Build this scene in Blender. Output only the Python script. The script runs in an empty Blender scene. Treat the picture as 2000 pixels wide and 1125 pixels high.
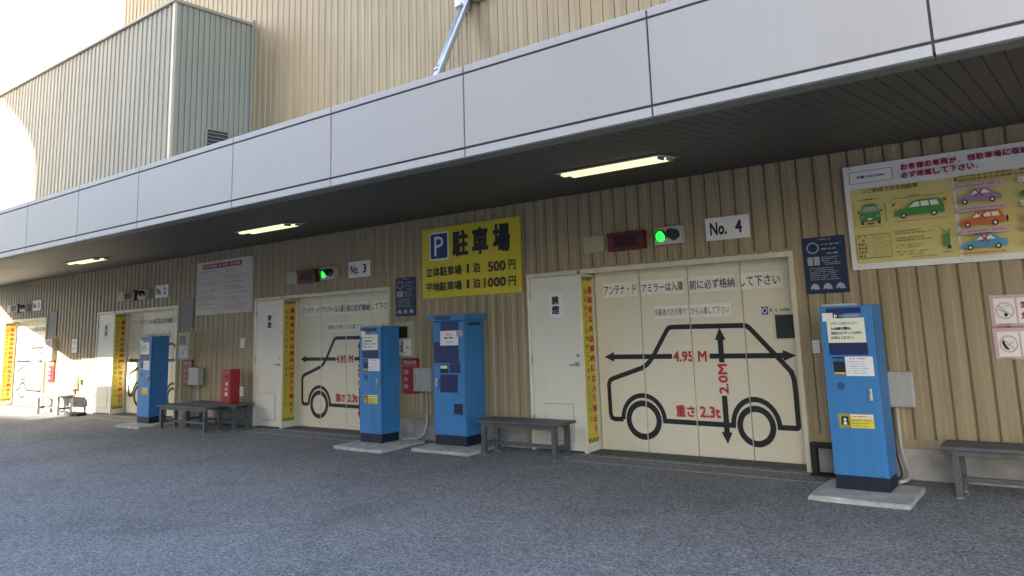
import bpy, bmesh, math, random
from mathutils import Vector, Matrix
random.seed(7)
S = bpy.context.scene
COL = S.collection

# ------------------------------------------------------------------ camera
cam_d = bpy.data.cameras.new('camera')
cam = bpy.data.objects.new('camera', cam_d); COL.objects.link(cam)
R0 = Vector((0.8194857, 0.5711870, -0.0467823))
R1 = Vector((0.1264890, -0.1006480, 0.9868488))
R2 = Vector((-0.5589667, 0.8146259, 0.1547284))
M = Matrix((R0, R1, -R2)).transposed().to_4x4()
M.translation = Vector((0.0, -7.0657, 1.55))
cam.matrix_world = M
cam_d.sensor_width = 36.0
cam_d.lens = 1433.61 / 2000 * 36
cam_d.shift_x = -0.0669
cam_d.shift_y = -0.08677
cam_d.clip_start = 0.05; cam_d.clip_end = 2000
S.camera = cam

# ------------------------------------------------------------------ light
SUN_DIR = Vector((0.2, 1.0, -0.464)).normalized()      # the way the light travels
elev = math.asin(-SUN_DIR.z)
W = bpy.data.worlds.new('World'); S.world = W; W.use_nodes = True
nt = W.node_tree; bg = nt.nodes['Background']
sky = nt.nodes.new('ShaderNodeTexSky'); sky.sky_type = 'NISHITA'; sky.sun_disc = False
sky.sun_elevation = elev
sky.sun_rotation = math.atan2(-SUN_DIR.x, -SUN_DIR.y)
sky.air_density = 1.0; sky.dust_density = 3.0; sky.ozone_density = 0.4
nt.links.new(sky.outputs[0], bg.inputs[0]); bg.inputs[1].default_value = 0.15
sun_d = bpy.data.lights.new('sun', 'SUN'); sun_d.energy = 5.0; sun_d.angle = math.radians(0.6)
sun_d.color = (1.0, 0.93, 0.80)
sun = bpy.data.objects.new('sun', sun_d); COL.objects.link(sun)
sun.rotation_euler = SUN_DIR.to_track_quat('-Z', 'Y').to_euler()
sun.location = (-30, -40, 40)
S.view_settings.view_transform = 'Standard'
S.view_settings.look = 'None'
S.view_settings.exposure = 2.45
S.view_settings.gamma = 1.0
S.view_settings.use_curve_mapping = False
S.cycles.max_bounces = 8
S.cycles.diffuse_bounces = 5

# ------------------------------------------------------------------ materials
def mat(name, col, rough=0.6, metal=0.0, var=0.10, vscale=3.0, bump=0.0, bscale=60.0, streak=0.0, spec=0.5, emit=None, es=0.0):
    m = bpy.data.materials.new(name); m.use_nodes = True
    n = m.node_tree.nodes; l = m.node_tree.links; b = n['Principled BSDF']
    b.inputs['Roughness'].default_value = rough
    b.inputs['Metallic'].default_value = metal
    b.inputs['Specular IOR Level'].default_value = spec
    if emit:
        b.inputs['Emission Color'].default_value = (*emit, 1); b.inputs['Emission Strength'].default_value = es
    geo = n.new('ShaderNodeNewGeometry')
    c = (*col, 1)
    src = None
    if var > 0:
        nz = n.new('ShaderNodeTexNoise'); nz.inputs['Scale'].default_value = vscale; nz.inputs['Detail'].default_value = 5
        l.new(geo.outputs['Position'], nz.inputs['Vector'])
        r = n.new('ShaderNodeMapRange'); r.inputs[1].default_value = .3; r.inputs[2].default_value = .7
        r.inputs[3].default_value = 1 - var; r.inputs[4].default_value = 1 + var
        l.new(nz.outputs[0], r.inputs[0]); src = r.outputs[0]
        if streak > 0:
            mp = n.new('ShaderNodeMapping'); mp.inputs['Scale'].default_value = (9, 9, .35)
            l.new(geo.outputs['Position'], mp.inputs[0])
            n2 = n.new('ShaderNodeTexNoise'); n2.inputs['Scale'].default_value = 2.0; n2.inputs['Detail'].default_value = 6
            l.new(mp.outputs[0], n2.inputs['Vector'])
            r2 = n.new('ShaderNodeMapRange'); r2.inputs[1].default_value = .35; r2.inputs[2].default_value = .65
            r2.inputs[3].default_value = 1 - streak; r2.inputs[4].default_value = 1 + streak * .5
            l.new(n2.outputs[0], r2.inputs[0])
            mm = n.new('ShaderNodeMath'); mm.operation = 'MULTIPLY'
            l.new(src, mm.inputs[0]); l.new(r2.outputs[0], mm.inputs[1]); src = mm.outputs[0]
        vm = n.new('ShaderNodeVectorMath'); vm.operation = 'SCALE'
        vm.inputs[0].default_value = col; l.new(src, vm.inputs['Scale'])
        l.new(vm.outputs[0], b.inputs['Base Color'])
    else:
        b.inputs['Base Color'].default_value = c
    if bump > 0:
        nb = n.new('ShaderNodeTexNoise'); nb.inputs['Scale'].default_value = bscale; nb.inputs['Detail'].default_value = 3
        l.new(geo.outputs['Position'], nb.inputs['Vector'])
        bp = n.new('ShaderNodeBump'); bp.inputs['Strength'].default_value = bump; bp.inputs['Distance'].default_value = .01
        l.new(nb.outputs[0], bp.inputs['Height']); l.new(bp.outputs[0], b.inputs['Normal'])
    return m

MT = dict(
    siding=mat('ribbed_siding', (.345, .275, .168), .45, var=.06, vscale=1.2, streak=.13, spec=.4),
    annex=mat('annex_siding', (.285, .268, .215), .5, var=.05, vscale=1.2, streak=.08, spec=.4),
    annex_side=mat('annex_side_siding', (.36, .352, .285), .5, var=.04, vscale=1.2, streak=.06, spec=.4),  # side set lighter than the front to correct how light falls on them
    cream=mat('cream_door_paint', (.74, .68, .52), .38, var=.03, vscale=2.0, streak=.015, bump=.06, bscale=25),
    cream2=mat('pale_door_paint', (.75, .715, .60), .38, var=.03, vscale=2.0, streak=.02, bump=.06, bscale=25),
    frame=mat('frame_paint', (.66, .615, .46), .4, var=.06, streak=.08),
    fascia=mat('fascia_panel', (.43, .41, .40), .45, var=.035, vscale=.8, streak=.012),
    fascia_lip=mat('fascia_lip_metal', (.46, .445, .44), .45, var=.04, streak=.03),
    gap=mat('dark_joint_sealant', (.055, .05, .05), .7),
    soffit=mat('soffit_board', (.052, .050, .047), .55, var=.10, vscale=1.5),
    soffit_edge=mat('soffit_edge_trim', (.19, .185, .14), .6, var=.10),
    concrete=mat('concrete', (.33, .325, .31), .9, var=.22, vscale=5, bump=.5, bscale=40),
    slab=mat('concrete_slab', (.46, .455, .43), .9, var=.20, vscale=9, bump=.6, bscale=70),
    sill=mat('door_sill', (.075, .078, .082), .75, var=.25, vscale=8, bump=.3, bscale=60),
    blue=mat('blue_machine_paint', (.045, .205, .47), .45, var=.06, vscale=3, streak=.08),
    blue2=mat('blue_machine_edge', (.040, .13, .33), .45, var=.08, streak=.10),
    navy=mat('navy_film', (.020, .030, .105), .3, var=.08),
    black=mat('black_base', (.010, .014, .034), .5, var=.2),
    ink=mat('black_paint', (.018, .018, .020), .5, var=.15),
    white=mat('white_sign', (.80, .785, .75), .45, var=.04),
    paper=mat('cream_paper', (.80, .80, .66), .6, var=.03),
    rpaper=mat('aged_pink_board', (.62, .565, .52), .6, var=.06),
    papw=mat('white_paper', (.82, .79, .78), .6, var=.03),
    band=mat('banner_paper', (.83, .80, .69), .6, var=.05),
    yellow=mat('yellow_sign', (.66, .54, .025), .45, var=.05, vscale=2),
    ypanel=mat('pale_yellow_print', (.66, .58, .22), .5, var=.04),
    sticky=mat('yellow_sticker', (.74, .66, .07), .45, var=.04),
    stripy=mat('yellow_strip', (.62, .49, .06), .5, var=.06),
    red=mat('red_paint', (.34, .018, .020), .4, var=.08),
    redink=mat('red_ink', (.48, .03, .045), .5, var=.08),
    dred=mat('dark_red_ink', (.35, .015, .055), .5, var=.08),
    orange=mat('orange_ink', (.60, .14, .02), .5, var=.1),
    greenink=mat('green_ink', (.06, .26, .05), .5, var=.08),
    dgreen=mat('faded_green_ink', (.10, .22, .12), .5),
    purple=mat('purple_ink', (.30, .22, .34), .5),
    pink=mat('pink_ink', (.60, .40, .44), .5),
    cyan=mat('blue_ink', (.08, .32, .50), .5),
    pblue=mat('parking_blue', (.02, .04, .20), .4),
    greyink=mat('grey_ink', (.25, .24, .23), .6),
    lgrey=mat('light_grey_ink', (.36, .37, .38), .6),
    brownink=mat('olive_ink', (.20, .16, .04), .6),
    navyboard=mat('navy_notice_board', (.012, .024, .075), .4, var=.1),
    greyboard=mat('faded_grey_board', (.16, .155, .17), .5, var=.1),
    signal=mat('signal_housing', (.50, .49, .44), .5, var=.1),
    hood=mat('signal_hood', (.012, .018, .016), .5),
    lens=mat('dark_lens', (.03, .045, .04), .2),
    green_on=mat('lit_green_lens', (.0, .3, .05), .3, var=0, emit=(.02, 1.0, .06), es=.45),
    redbox=mat('red_lamp_housing', (.12, .020, .016), .4, var=.15),
    redbox_in=mat('dark_red_screen', (.035, .010, .018), .55, var=.2),
    beige_plate=mat('beige_plate', (.42, .41, .27), .5, var=.06),
    bench=mat('bench_grey_paint', (.088, .093, .098), .55, var=.18, vscale=8, streak=.15),
    steel=mat('galvanised_steel', (.46, .50, .54), .35, metal=.75, var=.10, vscale=8),
    chrome=mat('handle_metal', (.50, .50, .48), .3, metal=.85, var=.1),
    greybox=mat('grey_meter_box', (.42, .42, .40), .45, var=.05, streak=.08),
    cabinet=mat('beige_cabinet', (.46, .41, .30), .45, var=.06),
    glass=mat('dark_window_glass', (.030, .033, .028), .08, var=.2),
    rubber=mat('black_rubber', (.02, .02, .02), .8),
    pipe=mat('grey_conduit', (.48, .46, .40), .5, var=.1),
    cable=mat('dark_cable', (.05, .02, .025), .5),
    tube=mat('lit_fluorescent_tube', (.9, .9, .7), .4, var=0, emit=(1.0, .97, .52), es=.20),
    facade=mat('opposite_facade', (.37, .365, .36), .7, var=.08, vscale=.3),
    facade_glass=mat('opposite_glass', (.05, .06, .07), .1, var=.1),
)

# asphalt with visible aggregate and worn patches
def asphalt():
    m = bpy.data.materials.new('asphalt'); m.use_nodes = True
    n = m.node_tree.nodes; l = m.node_tree.links; b = n['Principled BSDF']
    geo = n.new('ShaderNodeNewGeometry')
    def noise(sc, det=4, rough=.6):
        x = n.new('ShaderNodeTexNoise'); x.inputs['Scale'].default_value = sc; x.inputs['Detail'].default_value = det
        x.inputs['Roughness'].default_value = rough; l.new(geo.outputs['Position'], x.inputs['Vector']); return x.outputs[0]
    def mr(s, a, b_, c, d):
        r = n.new('ShaderNodeMapRange'); r.inputs[1].default_value = a; r.inputs[2].default_value = b_
        r.inputs[3].default_value = c; r.inputs[4].default_value = d; l.new(s, r.inputs[0]); return r.outputs[0]
    def mul(a, c):
        x = n.new('ShaderNodeMath'); x.operation = 'MULTIPLY'; l.new(a, x.inputs[0]); l.new(c, x.inputs[1]); return x.outputs[0]
    vor = n.new('ShaderNodeTexVoronoi'); vor.inputs['Scale'].default_value = 85; vor.inputs['Randomness'].default_value = 1
    l.new(geo.outputs['Position'], vor.inputs['Vector'])
    sep = n.new('ShaderNodeSeparateColor'); l.new(vor.outputs['Color'], sep.inputs[0])
    stone = mr(sep.outputs[0], 0, 1, .50, 1.60)
    st2 = mr(noise(26, 4, .7), .3, .7, .70, 1.32)
    big = mul(mr(noise(.45, 6), .3, .7, .84, 1.12), mr(noise(.9, 7, .7), .32, .46, .82, 1.0))
    mid = mr(noise(4.5, 4), .3, .7, .90, 1.10)
    f = mul(mul(stone, st2), mul(big, mid))
    vm = n.new('ShaderNodeVectorMath'); vm.operation = 'SCALE'; vm.inputs[0].default_value = (.198, .202, .212)
    l.new(f, vm.inputs['Scale']); l.new(vm.outputs[0], b.inputs['Base Color'])
    b.inputs['Roughness'].default_value = .85
    bp = n.new('ShaderNodeBump'); bp.inputs['Strength'].default_value = .7; bp.inputs['Distance'].default_value = .006
    l.new(vor.outputs['Distance'], bp.inputs['Height']); l.new(bp.outputs[0], b.inputs['Normal'])
    return m
MT['asphalt'] = asphalt()

# ------------------------------------------------------------------ builders
WL = {}      # world location of every object built
def thing(name, label, cat, loc, group=None):
    o = bpy.data.objects.new(name, None); COL.objects.link(o); o.location = loc; o.empty_display_size = .1
    WL[o.name] = Vector(loc); o['label'] = label; o['category'] = cat
    if group: o['group'] = group
    return o
def link(name, me, parent, wloc, mats=None):
    o = bpy.data.objects.new(name, me); COL.objects.link(o)
    wloc = Vector(wloc); WL[o.name] = wloc
    if parent is not None:
        o.parent = parent; o.location = wloc - WL[parent.name]
    else:
        o.location = wloc
    if mats is not None and not me.materials:
        for m in (mats if isinstance(mats, (list, tuple)) else [mats]):
            me.materials.append(MT[m] if isinstance(m, str) else m)
    return o
def box_mesh(sx, sy, sz, bev=0.0):
    bm = bmesh.new(); bmesh.ops.create_cube(bm, size=1)
    bmesh.ops.scale(bm, vec=(sx, sy, sz), verts=bm.verts)
    if bev > 0:
        bmesh.ops.bevel(bm, geom=bm.edges[:], offset=bev, segments=2, profile=.6, affect='EDGES')
    me = bpy.data.meshes.new('box'); bm.to_mesh(me); bm.free()
    if bev > 0:
        for p in me.polygons: p.use_smooth = False
    return me
def box(name, x0, x1, y0, y1, z0, z1, m, parent=None, bev=0.0):
    me = box_mesh(abs(x1 - x0), abs(y1 - y0), abs(z1 - z0), bev)
    return link(name, me, parent, ((x0 + x1) / 2, (y0 + y1) / 2, (z0 + z1) / 2), m)
def tube_mesh(pts, r, seg=10):
    pts = [Vector(p) for p in pts]; bm = bmesh.new(); rings = []
    for i, p in enumerate(pts):
        d = (pts[min(i + 1, len(pts) - 1)] - pts[max(i - 1, 0)]).normalized()
        a = d.orthogonal().normalized() if i == 0 else (a - d * a.dot(d)).normalized()
        b = d.cross(a)
        rings.append([bm.verts.new(p + r * (math.cos(t) * a + math.sin(t) * b)) for t in [2 * math.pi * k / seg for k in range(seg)]])
    for i in range(len(rings) - 1):
        for k in range(seg):
            f = bm.faces.new((rings[i][k], rings[i][(k + 1) % seg], rings[i + 1][(k + 1) % seg], rings[i + 1][k])); f.smooth = True
    bm.faces.new(rings[0][::-1]); bm.faces.new(rings[-1])
    bmesh.ops.recalc_face_normals(bm, faces=bm.faces)
    me = bpy.data.meshes.new('tube'); bm.to_mesh(me); bm.free(); return me
def tube(name, pts, r, m, parent=None, seg=10):
    c = Vector(pts[0]); me = tube_mesh([Vector(p) - c for p in pts], r, seg)
    return link(name, me, parent, c, m)
def cyl_y(name, x, z, y0, y1, r, m, parent, seg=20):
    return tube(name, [(x, y0, z), (x, y1, z)], r, m, parent, seg)
def struct(o):
    o['kind'] = 'structure'; return o
def prism(name, poly, axis, a0, a1, m, parent=None):
    """poly in two axes, extruded along axis ('x','y','z')"""
    bm = bmesh.new()
    def v(p, t):
        return {'x': (t, p[0], p[1]), 'y': (p[0], t, p[1]), 'z': (p[0], p[1], t)}[axis]
    A = [bm.verts.new(v(p, a0)) for p in poly]; B = [bm.verts.new(v(p, a1)) for p in poly]
    bm.faces.new(A); bm.faces.new(B[::-1])
    for i in range(len(poly)):
        j = (i + 1) % len(poly); bm.faces.new((A[i], B[i], B[j], A[j]))
    bmesh.ops.recalc_face_normals(bm, faces=bm.faces)
    c = sum((x.co for x in bm.verts), Vector()) / len(bm.verts)
    bmesh.ops.translate(bm, vec=-c, verts=bm.verts)
    me = bpy.data.meshes.new(name); bm.to_mesh(me); bm.free()
    return link(name, me, parent, c, m)

# flat print: shapes in the X-Z plane, seen from -Y
_tc = {}
def text_polys(s, bold):
    key = s
    if key in _tc: return _tc[key]
    cu = bpy.data.curves.new('t', 'FONT'); cu.body = s; cu.size = 1.0; cu.resolution_u = 2
    cu.space_line = 1.0
    o = bpy.data.objects.new('t', cu); COL.objects.link(o)
    dg = bpy.context.evaluated_depsgraph_get(); dg.update()
    me = bpy.data.meshes.new_from_object(o.evaluated_get(dg))
    vs = [(v.co.x, v.co.y) for v in me.vertices]; fs = [tuple(p.vertices) for p in me.polygons]
    bpy.data.objects.remove(o); bpy.data.curves.remove(cu); bpy.data.meshes.remove(me)
    ww = hh = 1.0
    if vs:
        x0 = min(v[0] for v in vs); x1 = max(v[0] for v in vs); y0 = min(v[1] for v in vs); y1 = max(v[1] for v in vs)
        ww, hh = max(x1 - x0, 1e-6), max(y1 - y0, 1e-6)
        vs = [((v[0] - x0) / max(x1 - x0, 1e-6), (v[1] - y0) / max(y1 - y0, 1e-6)) for v in vs]
    _tc[key] = (vs, fs, ww, hh); return _tc[key]
class Print:
    def __init__(s): s.V = []; s.F = []; s.M = []; s.mats = []; s.k = 0
    def mi(s, m):
        if m not in s.mats: s.mats.append(m)
        return s.mats.index(m)
    def add(s, vs, fs, m, layer=None):
        if layer is None: s.k += 1; layer = s.k
        y = -.0005 * layer; b = len(s.V); i = s.mi(m)
        s.V += [(v[0], y, v[1]) for v in vs]
        for f in fs:
            a = 0.0                                    # wind every face towards -Y
            for q in range(len(f)):
                p, r = vs[f[q]], vs[f[(q + 1) % len(f)]]; a += p[0] * r[1] - r[0] * p[1]
            f = f if a > 0 else tuple(reversed(f))
            s.F.append(tuple(b + q for q in f)); s.M.append(i)
    def poly(s, pts, m): s.add(pts, [tuple(range(len(pts)))], m)
    def rect(s, x0, z0, x1, z1, m): s.poly([(x0, z0), (x1, z0), (x1, z1), (x0, z1)], m)
    def disc(s, x, z, rx, rz, m, n=24): s.poly([(x + rx * math.cos(2 * math.pi * k / n), z + rz * math.sin(2 * math.pi * k / n)) for k in range(n)], m)
    def ring(s, x, z, rx, rz, w, m, n=32, a0=0, a1=360):
        vs = []; fs = []; full = a1 - a0 == 360; cnt = n if full else n + 1
        for k in range(cnt):
            a = math.radians(a0 + (a1 - a0) * k / n); c, d = math.cos(a), math.sin(a)
            vs += [(x + rx * c, z + rz * d), (x + (rx - w) * c, z + (rz - w) * d)]
        for k in range(n):
            j = (k + 1) % cnt; fs.append((2 * k, 2 * j, 2 * j + 1, 2 * k + 1))
        s.add(vs, fs, m)
    def path(s, pts, w, m, closed=False):
        n = len(pts); L = []; Rr = []
        for i in range(n):
            p = Vector(pts[i]); a = Vector(pts[i - 1]) if (i or closed) else None; b = Vector(pts[(i + 1) % n]) if (i < n - 1 or closed) else None
            d1 = (p - a).normalized() if a is not None else (b - p).normalized(); d2 = (b - p).normalized() if b is not None else d1
            t = (d1 + d2).normalized(); nn = Vector((-t.y, t.x)); k = w / 2 / max(.5, nn.dot(Vector((-d1.y, d1.x))))
            L.append(tuple(p + nn * k)); Rr.append(tuple(p - nn * k))
        vs = L + Rr; fs = [(i, (i + 1) % n, n + (i + 1) % n, n + i) for i in range(n if closed else n - 1)]
        s.add(vs, fs, m)
    def glyphs(s, t, x0, z0, x1, z1, m, bold, rot, base):
        vs, fs, ww, hh = text_polys(t, bold)
        ox, oz = (bold * 1.2 / hh, bold * 1.2 / ww) if rot else (bold * 1.2 / ww, bold * 1.2 / hh)
        if rot: vs = [(1 - v[1], v[0]) for v in vs]
        offs = [(0, 0)] if bold <= 0 else ([(-1, -1), (1, -1), (-1, 1), (1, 1), (0, 0)] if bold < .012 else [(-1, -1), (0, -1), (1, -1), (-1, 0), (0, 0), (1, 0), (-1, 1), (0, 1), (1, 1)])
        sx, sz = x1 - x0, z1 - z0
        for k, (p, q) in enumerate(offs):
            s.add([(x0 + (ox + v[0] * (1 - 2 * ox) + p * ox) * sx, z0 + (oz + v[1] * (1 - 2 * oz) + q * oz) * sz) for v in vs], fs, m, base + k * .22)
    def text(s, t, x0, z0, x1, z1, m, bold=.0, rot=False):
        s.k += 2; s.glyphs(t, x0, z0, x1, z1, m, bold, rot, s.k)
    def vtext(s, t, x0, z0, x1, z1, m, bold=.0, fill=.84):
        h = (z1 - z0) / len(t); s.k += 2
        for i, c in enumerate(t):
            f = fill
            zt = z1 - h * i; a, b_, c0, c1 = x0, x1, zt - h * f, zt - h * (1 - f)
            if c in 'ーノり': a, b_ = x0 + (x1 - x0) * .25, x1 - (x1 - x0) * .25
            if c in '！!': a, b_ = x0 + (x1 - x0) * .35, x1 - (x1 - x0) * .35
            s.glyphs(c, a, c0, b_, c1, m, bold, False, s.k)
    def dashes(s, x0, z0, x1, z1, rows, m, rnd, ch=None, fill=.55, ragged=.25):
        """rows of small print too fine to read"""
        h = (z1 - z0) / rows; s.k += 1; ch = ch or h * .7
        for r in range(rows):
            x = x0; xe = x1 - (x1 - x0) * ragged * rnd.random(); zc = z1 - h * (r + .5)
            while x < xe:
                w = ch * rnd.uniform(.5, 1.0)
                if rnd.random() < .9:
                    hh = h * fill * rnd.uniform(.6, 1) / 2
                    s.add([(x, zc - hh), (min(x + w, xe), zc - hh), (min(x + w, xe), zc + hh), (x, zc + hh)], [(0, 1, 2, 3)], m, s.k)
                x += w + ch * .25
    def mesh(s):
        me = bpy.data.meshes.new('print'); me.from_pydata(s.V, [], s.F)
        for m in s.mats: me.materials.append(MT[m])
        for p, i in zip(me.polygons, s.M): p.material_index = i
        return me
    def build(s, name, parent, loc=(0, 0, 0), rotz=0.0):
        o = link(name, s.mesh(), parent, loc); o.rotation_euler.z = rotz; return o
    def build_clipped(s, name, parent, loc, xa, xb):
        me = s.mesh(); bm = bmesh.new(); bm.from_mesh(me)
        for px, sg in ((xa, -1), (xb, 1)):
            bmesh.ops.bisect_plane(bm, geom=bm.verts[:] + bm.edges[:] + bm.faces[:], plane_co=(px, 0, 0), plane_no=(sg, 0, 0), clear_outer=True, dist=1e-6)
        if not bm.faces: bm.free(); return None
        bm.to_mesh(me); bm.free(); return link(name, me, parent, loc)

def sign(name, label, cat, x0, x1, z0, z1, face, y=-.012, th=.012, group=None, edge=None, bev=.0015):
    """a thin board on the wall with its front at y"""
    t = thing(name, label, cat, ((x0 + x1) / 2, y + th, z0), group)
    box('board', x0, x1, y, y + th, z0, z1, face, t, bev)
    return t
rnd = random.Random(3)

# ------------------------------------------------------------------ the ground
def sheet(name, x0, x1, y0, y1, z, m, cells=1):
    me = bpy.data.meshes.new(name); me.from_pydata([(x0, y0, 0), (x1, y0, 0), (x1, y1, 0), (x0, y1, 0)], [], [(0, 1, 2, 3)])
    return link(name, me, None, (0, 0, z), m)
struct(sheet('ground', -300, 300, -300, 300, 0.0, 'asphalt'))

# ------------------------------------------------------------------ building wall of ribbed siding
PITCH = 5.83
DR = {4: -2.37, 3: -8.19, 2: -14.00, 1: -19.90}          # right edge of each gate frame
DW = 3.32
RP = 0.1643
TOPZ = 11.5
wall = thing('parking_tower_wall', 'tall beige ribbed metal wall of the parking tower behind the gates and above the canopy', 'building', (-10, 0.0, 0))
PROF = [(0, .036), (.005, .036), (.008, .002), (.016, 0.0), (.084, 0.0), (.100, .015), (.150, .016), (.1535, .036), (RP, .036)]
def prof_clip(a, b):
    def yy(x):
        for (x0, y0), (x1, y1) in zip(PROF, PROF[1:]):
            if x0 <= x <= x1: return y0 + (y1 - y0) * (x - x0) / (x1 - x0)
        return PROF[-1][1]
    return [(a, yy(a))] + [p for p in PROF if a < p[0] < b] + [(b, yy(b))]
_pm = {}
def panel_mesh(a, b, h, m):
    k = (round(a, 3), round(b, 3), round(h, 3), m)
    if k in _pm: return _pm[k]
    pr = prof_clip(a, b); vs = []; fs = []; n = len(pr)
    for z in (0, h): vs += [(x, y, z) for x, y in pr]
    fs = [(i, i + 1, n + i + 1, n + i) for i in range(n - 1)]
    # closed back
    vs += [(a, .046, 0), (b, .046, 0), (a, .046, h), (b, .046, h)]
    q = 2 * n; fs += [(q + 1, q, q + 2, q + 3)]
    fs += [tuple([q, q + 1] + list(range(n - 1, -1, -1))), tuple([q + 3, q + 2] + list(range(n, 2 * n)))]
    me = bpy.data.meshes.new('siding_panel'); me.from_pydata(vs, [], fs); me.materials.append(MT[m]); _pm[k] = me; return me
def in_door(x):
    for r in DR.values():
        if r - DW + .03 < x < r - .03: return True
    return False
i0 = int((-26 + 2.10) / RP); i1 = int((6 + 2.10) / RP)
for i in range(i0, i1):
    x = -2.10 + i * RP
    hit = None
    for r in DR.values():
        a, b = r - DW + .03, r - .03
        if x + RP > a and x < b: hit = (a, b)
    if hit is None:
        link('siding_panel', panel_mesh(0, RP, TOPZ - .335, 'siding'), wall, (x, 0, .335))
    else:
        link('siding_panel', panel_mesh(0, RP, TOPZ - 2.055, 'siding'), wall, (x, 0, 2.055))
        a, b = hit
        if x < a: link('siding_panel', panel_mesh(0, a - x, 1.72, 'siding'), wall, (x, 0, .335))
        if x + RP > b: link('siding_panel', panel_mesh(b - x, RP, 1.72, 'siding'), wall, (x, 0, .335))
# backing wall behind everything, base trim and concrete plinth between the gates
struct(box('backing_wall', -27, 7, .50, .75, 0, TOPZ + .2, 'siding'))
segs = []; xs = sorted(DR.values()); left = -26.0
for r in xs:
    segs.append((left, r - DW)); left = r
segs.append((left, 6.0))
for a, b in segs:
    box('base_trim', a + .0, b, -.006, .12, .268, .338, 'siding', wall, .004)
    box('concrete_plinth', a, b, .018, .14, -.02, .266, 'concrete', wall, .004)

# ------------------------------------------------------------------ the gates
LEAFY = .235
ORD = {4: 'No. 4', 3: 'No. 3', 2: 'No. 2', 1: 'No. 1'}
def car_print(dx):
    """the black outline of a car with its measures, painted across the four leaves (coordinates for gate No. 4 plus dx)"""
    # positions were taken on the plane y=.12, the leaves stand a little deeper
    P = Print(); k = 'ink'
    def q(x, z): return (x * 1.0157 + dx, (z - 1.55) * 1.0157 + 1.55)
    def qs(l): return [q(*p) for p in l]
    W_ = .052
    fx, fz, rx, rz = -4.228, .375, -2.936, .365
    body = [(-4.02, .385), (-3.20, .365)]
    arch_r = [(rx - .243 * math.cos(math.radians(a)), rz + .262 * math.sin(math.radians(a))) for a in range(0, 181, 12)]
    arch_f = [(fx - .262 * math.cos(math.radians(a)), fz + .262 * math.sin(math.radians(a))) for a in range(0, 181, 12)]
    rear = [(-2.525, .365), (-2.508, .38), (-2.507, .70), (-2.513, .83), (-2.535, .90), (-2.61, .985)]
    roof = [(-2.925, 1.33), (-2.955, 1.352), (-3.00, 1.36), (-3.81, 1.366), (-3.85, 1.36), (-3.875, 1.335)]
    nose = [(-4.07, 1.05), (-4.115, 1.0), (-4.155, .965), (-4.22, .93), (-4.60, .815), (-4.64, .795), (-4.66, .75), (-4.655, .43), (-4.64, .385), (-4.60, .37)]
    P.path(qs(arch_f + arch_r + rear + roof + nose + [(fx - .262, fz)]), W_, k)
    P.ring(*q(fx, fz), .226, .213, .066, k); P.ring(*q(rx, rz), .207, .204, .062, k)
    # arrows
    zA = 1.055; x0, x1 = -4.70, -2.470
    P.rect(*q(x0 + .10, zA - .026), *q(-3.83, zA + .026), k); P.rect(*q(-3.39, zA - .026), *q(x1 - .10, zA + .026), k)
    P.poly(qs([(x0, zA), (x0 + .13, zA + .055), (x0 + .13, zA - .055)]), k); P.poly(qs([(x1, zA), (x1 - .13, zA + .055), (x1 - .13, zA - .055)]), k)
    xv = -3.255
    P.rect(*q(xv - .030, .27), *q(xv + .030, .655), k); P.rect(*q(xv - .030, .99), *q(xv + .030, 1.25), k)
    P.poly(qs([(xv, 1.345), (xv - .06, 1.22), (xv + .06, 1.22)]), k); P.poly(qs([(xv, .18), (xv - .06, .295), (xv + .06, .295)]), k)
    P.text('4.95', *q(-3.815, 1.00), *q(-3.575, 1.11), 'redink', .02); P.text('M', *q(-3.52, 1.00), *q(-3.42, 1.11), 'redink', .02)
    P.text('2.0M', *q(xv - .05, .675), *q(xv + .055, .975), 'redink', .02, rot=True)
    P.text('重さ', *q(-3.82, .43), *q(-3.60, .55), 'redink', .02); P.text('2.3t', *q(-3.54, .43), *q(-3.31, .545), 'redink', .02)
    # the two banners
    for a, b in ((-4.665, -4.215), (-4.16, -3.625), (-3.57, -3.05), (-3.00, -2.535)):
        P.rect(*q(a, 1.722), *q(b, 1.888), 'band')
    for t, a, b in (('アンテナ・ド', -4.655, -4.225), ('アミラーは入庫', -4.15, -3.635), ('前に必ず格納', -3.56, -3.045), ('して下さい', -2.99, -2.56)):
        P.text(t, *q(a, 1.752), *q(b, 1.855), k, .008)
    P.rect(*q(-4.018, 1.458), *q(-3.105, 1.597), 'band')
    P.text('同乗者の方が降りてから入庫して下さい', *q(-4.0, 1.49), *q(-3.125, 1.567), 'ink', .004)
    if True:
        P.rect(*q(-2.774, 1.462), *q(-2.709, 1.539), 'pblue'); P.ring(*q(-2.742, 1.500), .027, .030, .010, 'white')
        P.dashes(*q(-2.69, 1.482), *q(-2.49, 1.520), 1, 'greyink', random.Random(5), ch=.026, fill=.8, ragged=0)
    return P
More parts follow.
